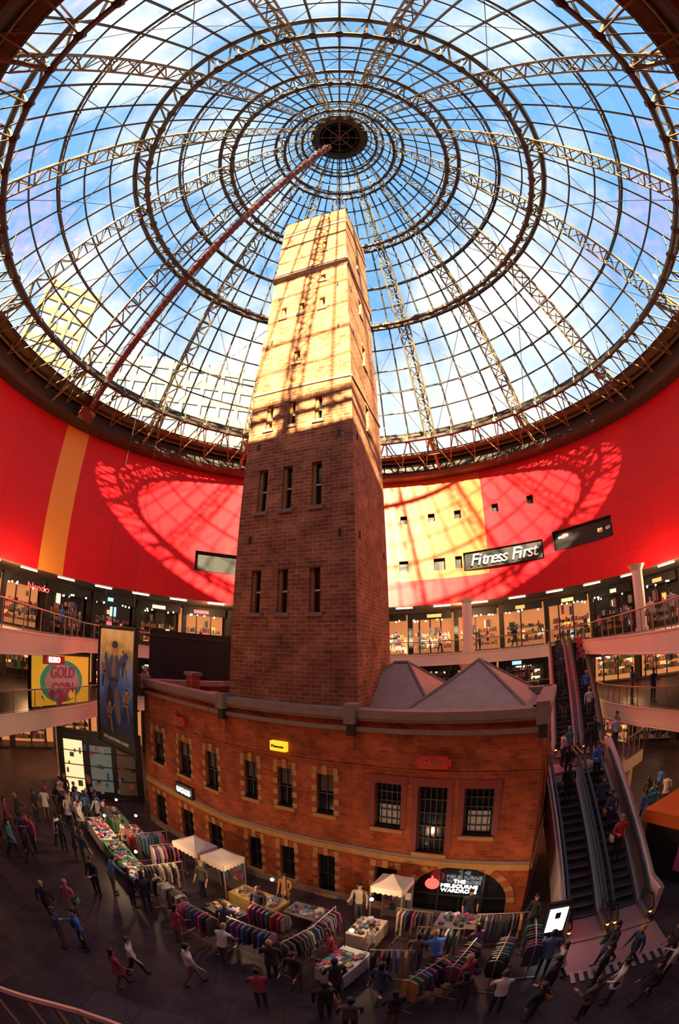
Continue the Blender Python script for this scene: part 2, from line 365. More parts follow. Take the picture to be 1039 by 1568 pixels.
for k in range(NR):
    a=360*k/NR
    for i,(z0,z1) in enumerate(zip(fine,fine[1:])):
        sc=lambda z:1 if z<38 else (.7 if z<43 else .45)
        s0,s1,o0,o1=.42*sc(z0),.42*sc(z1),.85*sc(z0),.85*sc(z1)
        A0,A1=cyl(a,cr(z0),z0),cyl(a,cr(z1),z1)
        L0,L1=inner(a,z0,o0,-s0),inner(a,z1,o1,-s1); R0,R1=inner(a,z0,o0,s0),inner(a,z1,o1,s1)
        q=sc(z0)
        mb.bar(A0,A1,.085*q,M_STEEL,5); mb.bar(L0,L1,.07*q,M_STEEL,5); mb.bar(R0,R1,.07*q,M_STEEL,5)
        mb.bar(L0,R0,.045*q,M_STEEL,4)
        if i%2: mb.bar(A0,L1,.045*q,M_STEEL,4); mb.bar(A0,R1,.045*q,M_STEEL,4); mb.bar(L0,R1,.045*q,M_STEEL,4)
        else: mb.bar(L0,A1,.045*q,M_STEEL,4); mb.bar(R0,A1,.045*q,M_STEEL,4); mb.bar(R0,L1,.045*q,M_STEEL,4)
mb.build('rib_trusses',cone)
mb=MB()
def ring_truss(z,off,drop,n,rt=.1,m=M_STEEL,m2=M_STEELD,R=None):
    R=R or cr(z)
    for k in range(n):
        a,b,c=360*k/n,360*(k+1)/n,360*(k+.5)/n
        mb.bar(cyl(a,R-.05,z),cyl(b,R-.05,z),rt,m2,6)
        mb.bar(cyl(a,R-off,z-drop),cyl(b,R-off,z-drop),rt,m2,6)
        mb.bar(cyl(a,R-.05,z),cyl(c,R-off,z-drop),rt*.4,m,4); mb.bar(cyl(c,R-off,z-drop),cyl(b,R-.05,z),rt*.4,m,4)
        mb.bar(cyl(a,R-.05,z),cyl(a,R-off,z-drop),rt*.35,m,4)
        if rt>.08: mb.bar(cyl(a,R-off,z-drop),cyl(a,R-off*.4,z+drop*.9+.2),.045,m,4)
        p=cyl(a,R-off,z-drop); mb.bar(p-Vector((0,0,.14)),p+Vector((0,0,.14)),rt*1.4,m2,6)
ring_truss(33.6,1.1,.6,60,.17); ring_truss(38.9,1.0,.5,45,.15); ring_truss(43.0,.8,.4,30,.12); ring_truss(45.2,.6,.3,30,.09); ring_truss(47.2,.35,.3,15,.08)
ring_truss(36.3,.3,.25,60,.05); ring_truss(29.3,.3,.25,60,.05)
ring_truss(26.2,1.2,1.0,60,.17,R=18.3)
n=60
for k in range(n):
    a,b,c=360*k/n,360*(k+1)/n,360*(k+.5)/n
    mb.bar(cyl(a,20.4,24.9),cyl(b,20.4,24.9),.1,M_STEEL,5)
    mb.bar(cyl(a,18.25,26.15),cyl(c,20.4,24.9),.05,M_STEEL,4); mb.bar(cyl(c,20.4,24.9),cyl(b,18.25,26.15),.05,M_STEEL,4)
    mb.bar(cyl(a,17.1,25.2),cyl(c,20.4,24.3),.05,M_STEEL,4); mb.bar(cyl(c,20.4,24.3),cyl(b,17.1,25.2),.05,M_STEEL,4)
    if k%4==0:
        mb.bar(cyl(a,17.1,25.2),cyl(a,20.7,24.0),.12,M_STEEL,6); mb.bar(cyl(a,18.3,26.2),cyl(a,20.9,24.8),.11,M_STEEL,6)
mb.build('ring_trusses',cone)
mb=MB()
for k in range(NR):
    a,b=360*k/NR,360*(k+1)/NR
    for z0,z1 in ((25.4,33.6),(33.6,38.9)):
        mb.bar(inner(a,z0,.4),inner(b,z1,.4),.022,M_STEELD,4); mb.bar(inner(b,z0,.4),inner(a,z1,.4),.022,M_STEELD,4)
mb.build('tension_rods',cone)
mb=MB(); n=32
for k in range(n):
    a,b=360*k/n,360*(k+1)/n
    mb.poly([cyl(a,2.2,47.4),cyl(b,2.2,47.4),cyl(b,0.05,50.5),cyl(a,.05,50.5)],M_BLACK)
    mb.poly([cyl(a,2.4,46.9),cyl(b,2.4,46.9),cyl(b,2.2,47.5),cyl(a,2.2,47.5)],M_BLACK)
    mb.poly([cyl(a,2.4,46.9),cyl(b,2.4,46.9),cyl(b,1.7,46.9),cyl(a,1.7,46.9)],M_BLACK)
for a in (0,45,90,135): mb.bar(cyl(a,2.1,47.1),cyl(a+180,2.1,47.1),.07,M_RBROWN)
for r in (.8,1.5):
    for k in range(16): mb.bar(cyl(k*22.5,r,47.1),cyl(k*22.5+22.5,r,47.1),.05,M_STEELD)
mb.build('apex_hub',cone)
mb=MB(); a=-64; p=cyl(a,19.9,24.0); q=cyl(a,.9,45.6); d=(q-p).normalized(); side=Vector((math.cos(math.radians(a)),-math.sin(math.radians(a)),0)); up=side.cross(d)
mb.box((p+q)/2,(((q-p).length),.42,.34),M_RBROWN,ax=(d,side,up))
for k in range(60):
    t=k/60; c=p.lerp(q,t); mb.box(c+up*.0,(.06,.52,.4),M_RBROWN,ax=(d,side,up))
for s in (-.25,.25): mb.bar(p+side*s-up*.3,q+side*s-up*.3,.035,M_STEELD)
mb.box(p,(.8,1.2,.7),M_RBROWN,ax=(d,side,up))
mb.build('maintenance_gantry')

# ================================================================= FLOOR + SLABS
mb=MB(); n=72
for k in range(n):
    a,b=360*k/n,360*(k+1)/n
    p,q=cyl(a,31,0),cyl(b,31,0); mb.poly([(0,13,0),q,p],M_FLOOR)
mb.build('floor')
def outer(p,r=31):
    d=(Vector(p)-CC).normalized(); q=CC+d*r; return (q.x,q.y)
def slab(name,pts,z0,z1,rail=True,ro=31):
    mb=MB()
    for a,b in zip(pts,pts[1:]):
        A,B=outer(a,ro),outer(b,ro)
        mb.poly([(*a,z1),(*A,z1),(*B,z1),(*b,z1)],M_FLOOR); mb.poly([(*a,z0),(*b,z0),(*B,z0),(*A,z0)],M_CEIL)
        mb.poly([(*a,z0),(*b,z0),(*b,z1),(*a,z1)],M_WHITE)
        mb.bar((*a,z1),(*b,z1),.05,M_WHITE); mb.bar((*a,z0),(*b,z0),.05,M_WHITE)
    mb.build(name)
    if rail:
        mb=MB()
        for a,b in zip(pts,pts[1:]):
            a3,b3=Vector((*a,z1)),Vector((*b,z1)); L=(b3-a3).length; n=max(1,round(L/1.5)); up=Vector((0,0,1))
            mb.bar(a3+up*1.05,b3+up*1.05,.04,M_CHROME,6); mb.bar(a3+up*.1,b3+up*.1,.02,M_CHROME)
            for k in range(n):
                p=a3.lerp(b3,k/n);q=a3.lerp(b3,(k+1)/n); mb.bar(p,p+up*1.05,.03,M_CHROME)
                e=(q-p).normalized()*.06; mb.poly([p+e+up*.12,q-e+up*.12,q-e+up*.98,p+e+up*.98],M_RGLASS)
        mb.build('balcony_railing')
def smoothpts(pts,n=4):
    out=[]
    P=[Vector(p) for p in pts]
    for i in range(len(P)-1):
        p0=P[max(i-1,0)];p1=P[i];p2=P[i+1];p3=P[min(i+2,len(P)-1)]
        for k in range(n):
            t=k/n; q=.5*((2*p1)+(p2-p0)*t+(2*p0-5*p1+4*p2-p3)*t*t+(3*p1-p0-3*p2+p3)*t**3); out.append((q.x,q.y))
    out.append(tuple(P[-1])); return out
L2=smoothpts([(-6,-1.8),(-10.4,4),(-11.2,10.8),(-13.6,18),(-16.2,25),(-12.5,31),(-5,33.3),(4,33.3),(10,31.6),(15,29.2),(16.4,27.4),(14.2,20),(11.3,10.8),(10.4,4),(6,-1.8)])
slab('balcony_slab_upper',L2,8.0,8.85)
L1l=smoothpts([(-11.8,3),(-13.0,9),(-13.6,14),(-14.2,21.5),(-15,26)]); slab('balcony_slab_lower',L1l,4.2,5.1)
L1r=smoothpts([(15,32),(16.5,26),(15.0,21.2),(14.4,18.0),(14.1,13.4),(13.4,8),(12,3)]); slab('balcony_slab_lower',L1r,4.2,5.1)
L1f=smoothpts([(-15,27),(-8,31.5),(0,33),(8,32),(15,30)]); slab('balcony_slab_lower',L1f,4.2,5.1)
L1n=smoothpts([(-11.8,3),(-7,.4),(-4.2,.5),(-2.45,1.25),(-1.55,1.6),(-.4,1.35),(2,.2),(5,-1.5)]); slab('balcony_slab_lower',L1n,4.2,5.1)
LZ=3.5
mb=MB(); pts=[(8.1,15.0),(11.2,14.1),(13.2,15.0),(13.9,21.0),(9.6,20.5)]
mb.poly([(*p,LZ) for p in pts],M_FLOOR); mb.poly([(*p,LZ-.6) for p in reversed(pts)],M_CEIL)
for a,b in zip(pts,pts[1:]+pts[:1]): mb.poly([(*a,LZ-.6),(*b,LZ-.6),(*b,LZ),(*a,LZ)],M_WHITE)
for a,b in ((pts[0],pts[4]),(pts[1],pts[2]),(pts[2],pts[3])):
    A3,B3=Vector((*a,LZ)),Vector((*b,LZ)); mb.bar(A3+Vector((0,0,1)),B3+Vector((0,0,1)),.04,M_CHROME)
    for k in range(5): p=A3.lerp(B3,k/4); mb.bar(p,p+Vector((0,0,1)),.03,M_CHROME)
for p in ((9.9,19.9),(13.0,20.2),(12.4,15.2)): mb.bar((*p,0),(*p,LZ-.6),.3,M_WHITE,14)
mb.build('escalator_landing')
for (x,y,z0,z1) in ((9.3,30.2,8.85,12.9),(17.8,20.5,8.85,12.9),(9.6,32,5.1,8),(-15.8,20.5,0,4.2),(17,27,5.1,8)):
    mb=MB(); mb.bar((x,y,z0),(x,y,z1),.36,M_WHITE,16); mb.bar((x,y,z0),(x,y,z0+.25),.45,M_WHITE,16); mb.bar((x,y,z1-.35),(x,y,z1),.38,M_WHITE,16,.6); mb.build('round_column')
M_TUBE=mat('strip_light',(1,.9,.7),.4,emit=14,ecol=(1,.85,.6))
mb=MB()
for a in range(-100,101,8):
    if -16<a<8 or a%24==0: continue
    mb.bar(cyl(a,22.3,12.8),cyl(a+3.5,22.3,12.8),.05,M_TUBE,6)
mb.build('ceiling_strip_lights')
# ================================================================= SHOPFRONTS
pal=[(.9,.3,.08),(1,.6,.25),(.9,.08,.05),(.9,.25,.06),(.9,.75,.5),(.95,.45,.12),(.2,.45,.5),(.8,.15,.2)]
EM=[mat('lightbox_%d'%i,c,.5,emit=R_.choice((1.2,1.8,2.6))) for i,c in enumerate(pal)]
GD=[mat('goods_%d'%i,c,.6) for i,c in enumerate([(.5,.08,.05),(.1,.15,.4),(.7,.65,.55),(.05,.05,.06),(.5,.35,.1),(.12,.3,.12),(.6,.3,.35),(.25,.2,.18),(.65,.12,.3),(.08,.25,.35)])]
M_SHOPBACK=mat('shop_wall_glow',(.30,.12,.05),.7,emit=.55,ecol=(1,.36,.12))  # back wall emits; the shop lighting is put into its material
def shopfront(a,z,h,r,w=8.5,bright=1):
    mb=MB(); P=lambda u,v,e: cyl(u,r+e,v)
    u0,u1=a-w/2,a+w/2
    pbox(mb,P,u0,u0+.8,z,z+h,-.1,.3,M_BLACK)
    pbox(mb,P,u0,u1,z+h-.7,z+h,-.15,.2,M_BLACK)
    pbox(mb,P,u0,u1,z,z+.12,-.05,.2,M_BLACK)
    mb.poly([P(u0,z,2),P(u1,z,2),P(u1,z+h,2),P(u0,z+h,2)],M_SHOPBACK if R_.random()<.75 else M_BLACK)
    nsec=R_.choice((2,3,4))
    for i in range(1,nsec): u=u0+(u1-u0)*i/nsec; pbox(mb,P,u-.12,u+.12,z,z+h-.7,0,.06,M_BLACK)
    if R_.random()<.75:
        s=R_.uniform(.15,.35)*w; c=a+R_.uniform(-1,1); pbox(mb,P,c-s/2,c+s/2,z+h-.55,z+h-.25,-.22,-.15,R_.choice(EM))
    for i in range(int(6*bright)+2):
        u=R_.uniform(u0+1,u1-1.4); v=R_.uniform(z+.3,z+h-1.4); pbox(mb,P,u,u+R_.uniform(.3,1.1),v,v+R_.uniform(.3,.9),1.4-.02*i,1.6,R_.choice(EM if R_.random()<.4*bright else GD))
    for sh in range(3):
        v=z+.5+sh*.6; pbox(mb,P,u0+1,u1-.5,v,v+.04,.9,1.3,GD[7])
        u=u0+1.1
        while u<u1-.8:
            d=R_.uniform(.12,.5); pbox(mb,P,u,u+d,v+.04,v+.04+R_.uniform(.15,.45),.95,1.25,R_.choice(GD)); u+=d+R_.uniform(.05,.3)
    for i in range(6):
        u=R_.uniform(u0+1,u1-.5); p=P(u,z+h-.75,R_.uniform(-1.5,1.5)); mb.bar(p+Vector((0,0,.75)),p,.01,M_BLACK,3); mb.ell(p,(.07,.07,.07),M_TUBE,8,5)
    mb.build('shopfront')
for a in range(-99,106,9):
    shopfront(a,8.86,3.9,26.5)
    shopfront(a,5.12,2.85,25.5,bright=1.4 if a>0 else 1)
    shopfront(a,0.02,4.1,24 if abs(a)>20 else 25,bright=1)

# ================================================================= LEFT SIGNS / POSTER
def panel(A,B,z0,z1,th,m,frame=None):
    mb=MB(); P,Ln=flatP(A,B); pbox(mb,P,0,Ln,z0,z1,0,th,m)
    if frame:
        for (a,b,c,d) in ((-.08,0,z0-.08,z1+.08),(Ln,Ln+.08,z0-.08,z1+.08),(0,Ln,z1,z1+.08),(0,Ln,z0-.08,z0)): pbox(mb,P,a,b,c,d,-.06,th+.02,frame)
    return mb,P,Ln
A,B=(-11.75,18.7),(-8.9,17.2)
mb,P,Ln=panel(A,B,3.8,9.7,.12,M_BLACK,M_BLACK)
def poster_art():
    m=bpy.data.materials.new('poster_artwork'); m.use_nodes=True; nt=m.node_tree; b=nt.nodes['Principled BSDF']; b.inputs['Roughness'].default_value=.5
    uv=nt.nodes.new('ShaderNodeUVMap'); sx=nt.nodes.new('ShaderNodeSeparateXYZ'); nt.links.new(uv.outputs[0],sx.inputs[0])
    r=nt.nodes.new('ShaderNodeValToRGB'); mp=nt.nodes.new('ShaderNodeMapRange'); mp.inputs[1].default_value=5.6; mp.inputs[2].default_value=11.6
    n=nt.nodes.new('ShaderNodeTexNoise'); n.inputs['Scale'].default_value=1.2; n.inputs['Detail'].default_value=8; nt.links.new(uv.outputs[0],n.inputs[0])
    ad=nt.nodes.new('ShaderNodeMath'); ad.operation='MULTIPLY_ADD'; nt.links.new(n.outputs['Fac'],ad.inputs[0]); ad.inputs[1].default_value=3.4; nt.links.new(sx.outputs[1],ad.inputs[2])
    nt.links.new(ad.outputs[0],mp.inputs[0]); nt.links.new(mp.outputs[0],r.inputs[0])
    e=r.color_ramp.elements; e[0].position=0; e[0].color=(.008,.008,.015,1); e[1].position=1; e[1].color=(.75,.5,.2,1)
    for p,c in ((.25,(.015,.02,.05,1)),(.45,(.04,.07,.16,1)),(.6,(.12,.17,.28,1)),(.72,(.3,.2,.1,1)),(.85,(.65,.36,.08,1))): x=e.new(p); x.color=c
    nt.links.new(r.outputs[0],b.inputs['Base Color']); b.inputs['Emission Strength'].default_value=.3; nt.links.new(r.outputs[0],b.inputs['Emission Color']); return m
MA=poster_art(); pbox(mb,P,.1,Ln-.1,4.6,9.6,-.02,0,MA)
_pl=[0]
def pfig(u,z,s,m1,m2,lean=0):
    def ov(cx,cz,rx,rz,m,n=16,tilt=0):
        pts=[]; _pl[0]+=1
        for t in [2*math.pi*k/n for k in range(n)]:
            x,y=rx*math.cos(t),rz*math.sin(t); pts.append((cx+x*math.cos(tilt)-y*math.sin(tilt),cz+x*math.sin(tilt)+y*math.cos(tilt)))
        mb.poly([P(u+(x+lean*y)*s,z+y*s,-.03-.0015*_pl[0]) for x,y in pts],m)
    ov(-.2,.15,.14,.6,GD[3],tilt=-.15);ov(.22,.12,.14,.6,GD[7],tilt=.2);ov(-.36,1.05,.10,.4,m1,tilt=.3);ov(.4,1.25,.10,.38,m1,tilt=-.8);ov(0,.95,.30,.5,m1);ov(0,1.0,.11,.4,GD[7]);ov(0,.72,.29,.06,GD[3]);ov(0,1.52,.14,.19,m2);ov(0,1.66,.16,.1,GD[3]);ov(.66,1.5,.06,.08,m2)
sk=mat('painted_skin',(.5,.24,.1),.6,emit=.15)
pdk=mat('painted_navy',(.05,.07,.15),.6,emit=.1)
pfig(2.45,7.6,.6,GD[9],sk,-.1);pfig(.65,7.0,.7,GD[0],sk,.05);pfig(2.65,5.7,.7,GD[4],sk,.05);pfig(1.5,5.9,1.8,pdk,sk,.05);pfig(1.2,4.9,.75,GD[7],sk,.05)
mb.build('hanging_movie_poster'); text('THE LIGHTNING THIEF',P(Ln/2,4.2,-.04),.22,ang(A,B),GD[2],bpy.data.objects['hanging_movie_poster'])
mb=MB()
for u in (.3,Ln-.3): mb.bar(P(u,9.7,.05),P(u,23.9,.05),.010,M_BLACK)
mb.build('suspension_cables',bpy.data.objects['hanging_movie_poster'])
A,B=(-14.15,15.9),(-14.35,21.6)
M_SG=mat('sign_gold',(.9,.5,.04),.4,emit=.4); M_SGR=mat('sign_green',(.04,.3,.16),.4,emit=.3); M_SPU=mat('sign_maroon',(.35,.03,.08),.4,emit=.3)
mb,P,Ln=panel(A,B,5.2,7.85,.1,M_SG,M_BLACK)
def oval(u,v,ru,rv,e,m,n=24): mb.poly([P(u+ru*math.cos(t),v+rv*math.sin(t),e) for t in [2*math.pi*k/n for k in range(n)]],m)
oval(Ln/2,6.45,2.1,1.15,-.03,M_SGR); oval(Ln/2,6.45,1.7,.9,-.05,GD[2]); pbox(mb,P,1.0,3.0,7.35,7.8,-.06,-.02,M_SRED)
for k in range(10): oval(.5+R_.random()*4.6,5.4+R_.random()*.5,.28,.25,-.06-.002*k,R_.choice((M_SG,M_SPU)),12)
mb.build('gold_coin_sign'); pr=bpy.data.objects['gold_coin_sign']
text('GOLD\nCOIN',P(Ln/2,6.5,-.08),.85,ang(A,B),M_SPU,pr); text('EURO',P(2.0,7.58,-.09),.4,ang(A,B),M_LW,pr)
text('Nando',cyl(-62,24.2,11.9),.7,math.radians(62),M_LR,None,'neon_sign')
mb=MB(); P,Ln=flatP((-11.0,23.2),(-4.8,26.2)); pbox(mb,P,0,Ln,5.0,10.0,0,.3,M_BLACK)
for k in range(6): pbox(mb,P,k*Ln/6,k*Ln/6+.05,5,10,-.03,0,M_FRAME)
pbox(mb,P,0,Ln,9.6,9.75,-.05,0,M_DRING); pbox(mb,P,0,Ln,0,5,0.05,.25,M_FRAME); mb.build('black_hoarding')
M_DISP=mat('display_light',(1,.72,.36),.5,emit=1.1)
mb,P,Ln=panel((-14.2,18.2),(-10.4,20.6),.05,3.9,.2,M_BLACK,M_BLACK)
pbox(mb,P,.25,1.3,.3,3.4,-.04,0,M_DISP); pbox(mb,P,1.7,2.9,.5,3.2,-.04,0,mat('display_cool',(.22,.28,.26),.5,emit=.2)); pbox(mb,P,3.2,4.2,.4,3.2,-.04,0,GD[7])
for k in range(30): u=R_.uniform(.3,4.0); v=R_.uniform(.4,3.0); pbox(mb,P,u,u+R_.uniform(.1,.3),v,v+R_.uniform(.15,.4),-.1-.003*k,-.04,R_.choice(GD))
for v in (1.2,2.0,2.8): pbox(mb,P,.25,4.2,v,v+.03,-.15,0,M_BLACK)
mb.build('lit_shop_display')
P=cylP(22)
mb=MB(); pbox(mb,P,27.3,44.2,15.5,16.8,.2,.45,M_BLACK); mb.build('gym_sign'); g_=bpy.data.objects['gym_sign']
M_SCR=mat('sign_cream',(.9,.8,.65),.4,emit=.35)
for i,ch in enumerate('Fitness First'):
    a=29.3+i*1.12
    if ch!=' ': text(ch,cyl(a,21.85,16.15),1.35,math.radians(-a),M_SCR,g_,'letter',.25,.05)
mb=MB(); pbox(mb,P,47,59.8,15.8,17.2,.35,.48,M_BLACK)
for k in range(16):
    a=47.5+R_.random()*11; z=15.9+R_.random()*.9; pbox(mb,P,a,a+R_.uniform(.5,1.8),z,z+R_.uniform(.1,.35),.28-.004*k,.34,R_.choice(EM[:6]+GD))
mb.build('billboard')
M_BLUEW=mat('blue_window_panel',(.1,.3,.55),.2)
mb=MB()
for h_ in holes[-6:]: pbox(mb,P,h_[0]+.2,h_[1]-.2,h_[2]+.1,h_[3]-.1,.1,.2,M_BLUEW)
mb.build('window_1')

# ================================================================= ESCALATORS
M_STEP=mat('escalator_step',(.05,.045,.045),.5,metal=.3); M_HR=mat('handrail_rubber',(.02,.02,.02),.4); M_LAND=mat('landing_plate',(.42,.25,.23),.4,metal=.3); M_ORL=mat('orange_light',(1,.3,.05),.4,emit=6)
def escalator(A,B,width=1.0,name='escalator'):
    A=Vector(A);B=Vector(B); h=Vector((B.x-A.x,B.y-A.y,0)); run=h.length; h.normalize(); s=Vector((h.y,-h.x,0)); up=Vector((0,0,1)); mb=MB()
    n=int((B.z-A.z)/.2)
    for i in range(n):
        t=(i+.5)/n; c=A+h*(run*t)+up*((B.z-A.z)*(i+.5)/n)
        mb.box(c-up*.05,(run/n*1.02,width,.12),M_STEP,ax=(h,s,up)); mb.box(c+h*(-run/n/2+.01)-up*.12,(.02,width,.2),M_STEP,ax=(h,s,up))
        mb.box(c+h*(-run/n/2+.01)+up*.012,(.02,width*.98,.006),M_CHROME,ax=(h,s,up))
    d=(B-A).normalized(); nn=s.cross(d); nn=nn if nn.z>0 else -nn
    for sd in (-1,1):
        o=s*(sd*(width/2+.12)); c=(A+B)/2+o
        mb.box(c+nn*.05,((B-A).length+.2,.2,.35),M_CHROME,ax=(d,s,nn))
        mb.box(c+nn*.55,((B-A).length,.03,.75),M_RGLASS,ax=(d,s,nn))
        mb.box(c+nn*.96,((B-A).length,.09,.07),M_HR,ax=(d,s,nn))
        for E,sg in ((A,-1),(B,1)):
            p=E+o; e=p+h*sg*.8
            mb.bar(p+nn*.96,e+up*.9,.05,M_HR,6); mb.bar(e+up*.9,e+h*sg*.3+up*.6,.05,M_HR,6); mb.bar(e+h*sg*.3+up*.6,e+h*sg*.15+up*.15,.05,M_HR,6)
            mb.box(p+h*sg*.45+up*.12,(1.1,.2,.3),M_CHROME,ax=(h,s,up)); mb.box(p+h*sg*.45+up*.5,(.9,.03,.6),M_RGLASS,ax=(h,s,up))
            mb.ell(e+h*sg*.25+up*.35,(.05,.05,.04),M_ORL,8,5)
    mb.box(A-h*.6+up*.02,(1.3,width+.3,.04),M_LAND,ax=(h,s,up)); mb.box(B+h*.6+up*.02,(1.3,width+.3,.03),M_LAND,ax=(h,s,up))
    mb.box((A+B)/2-nn*.45,((B-A).length,width+.5,.5),M_WHITE,ax=(d,s,nn))
    return mb.build(name)
dr=Vector((.30,.954,0)).normalized(); sd=Vector((dr.y,-dr.x,0)); base=Vector((7.5,8.9,.05)); RUN=6.4
topv=base+dr*RUN+Vector((0,0,LZ-.05))
for o in (-.68,.68): escalator(base+sd*o,topv+sd*o,.9)
mb=MB(); Z=Vector((0,0,1))
for sg in (-1,1):
    o=sd*(sg*1.45); A_=base+o-dr*.9; pts=[A_,base+o,topv+o,topv+o+dr*.6]
    for a,b in zip(pts,pts[1:]):
        l=sd*.09
        mb.poly([a-l,b-l,b-l+Z*1.15,a-l+Z*1.15],M_WHITE); mb.poly([a+l,b+l,b+l+Z*1.15,a+l+Z*1.15],M_WHITE)
        mb.poly([a-l+Z*1.15,b-l+Z*1.15,b+l+Z*1.15,a+l+Z*1.15],M_WHITE)
        dn=lambda p:Z*(-.05 if p.z<.5 else -.9)
        mb.poly([a-l,b-l,b-l+dn(b),a-l+dn(a)],M_WHITE); mb.poly([a+l,b+l,b+l+dn(b),a+l+dn(a)],M_WHITE)
        mb.bar(a+Z*1.25,b+Z*1.25,.04,M_CHROME,6)
        for k in range(4): p=a.lerp(b,k/4); mb.bar(p+Z*1.15,p+Z*1.25,.02,M_CHROME,4)
    mb.poly([A_-sd*.09,A_+sd*.09,A_+sd*.09+Z*1.15,A_-sd*.09+Z*1.15],M_WHITE)
mb.build('escalator_parapet')
UE=(((10.7,18.3),(15.0,27.0)),((12.0,17.8),(16.3,26.4)))
for a_,b_ in UE: escalator(Vector((*a_,LZ+.02)),Vector((*b_,8.85)),.8)
mb=MB(); c=base-dr*2.0; mb.box(c+Vector((0,0,-.03)),(1.5,2.9,.03),M_LAND,ax=(dr,sd,Z))
for k in range(12): mb.box(c-dr*(.9+.0)+sd*(-1.3+k*.23)-Z*.02,(.5,.12,.02),M_CHROME,ax=(dr,sd,Z))
mb.build('escalator_floor_plate')
M_OR=mat('orange_panel',(.85,.16,.02),.45)
mb=MB(); mb.box((12.2,8.6,1.1),(3.6,4.6,2.2),M_BLACK,.15); mb.box((12.2,8.6,2.45),(3.9,4.9,.5),M_OR,.15)
for k in range(5): mb.box((10.4,6.9+k*.85,1.2),(.06,.6,1.4),R_.choice(GD),.15)
mb.build('market_kiosk')
mb=MB(); mb.box((0,0,.9),(.62,.12,1.8),M_BLACK,0); mb.box((0,-.07,1.1),(.5,.02,.95),M_LW,0); mb.box((0,0,.03),(.7,.4,.06),M_BLACK,0); mb.box((0,-.085,1.3),(.15,.01,.25),M_BLACK); mb.build('digital_sign_stand',loc=(5.55,8.5,0),rot=-.3)

# ================================================================= MARKET STALLS
OBST=[]
CL=[mat('cloth_%d'%i,c,.9) for i,c in enumerate([(.05,.06,.12),(.6,.55,.5),(.03,.03,.035),(.35,.05,.08),(.08,.16,.32),(.5,.10,.2),(.6,.5,.35),(.12,.1,.09),(.12,.24,.28),(.5,.25,.08),(.2,.06,.2),(.7,.66,.62),(.08,.2,.12)])]
def rack(x,y,rot,L=1.8,pal=None,seed=0,h=1.5):
    r=random.Random(seed*13+5); mb=MB(); OBST.append((x,y,rot,L/2,.28))
    if pal is None: pal=r.sample(CL,5)+[CL[2],CL[7]]
    for s in (-L/2,L/2):
        mb.bar((s,-.28,.03),(s,.28,.03),.02,M_CHROME); mb.bar((s,0,.03),(s,0,h),.018,M_CHROME)
        for yy in (-.27,.27): mb.ell((s,yy,.03),(.03,.03,.03),M_BLACK,6,4)
    mb.bar((-L/2,0,h),(L/2,0,h),.018,M_CHROME); mb.bar((-L/2,0,.15),(L/2,0,.15),.012,M_CHROME)
    x0=-L/2+.08
    while x0<L/2-.08:
        m=r.choice(pal); w=r.uniform(.19,.25); ln=r.uniform(.55,1.0); th=r.uniform(.02,.035); tp=h-.09; tw_=r.uniform(-.35,.35)
        out=[(-.05,0),(-w*.85,-.05),(-w*1.1,-.45),(-w*.85,-.47),(-w*.8,-.2),(-w*.95,-ln),(0,-ln-.03),(w*.95,-ln),(w*.8,-.2),(w*.85,-.47),(w*1.1,-.45),(w*.85,-.05),(.05,0)]
        F=[Vector((x0-th+tw_*a*.3+.01*math.sin(b*9),a,tp+b)) for a,b in out]; B=[v+Vector((2*th,0,0)) for v in F]
        n=len(F)
        for k in range(n):
            j=(k+1)%n; mb.poly([F[k],F[j],B[j],B[k]],m)
        for S,off in ((F,-.012),(B,.012)):
            cc=Vector((x0+(-th if S is F else th)+off,0,tp-ln*.45))
            for k in range(n): mb.poly([cc,S[k],S[(k+1)%n]],m)
        mb.bar((x0,0,h+.0),(x0,0,tp-.01),.006,M_CHROME,4); mb.bar((x0+tw_*-.03,-.14,tp-.03),(x0,0,tp+.01),.006,M_CHROME,4); mb.bar((x0,.14,tp-.03),(x0,0,tp+.01),.006,M_CHROME,4)
        x0+=r.uniform(.08,.2)
    mb.build('clothing_rack',loc=(x,y,0),rot=rot)
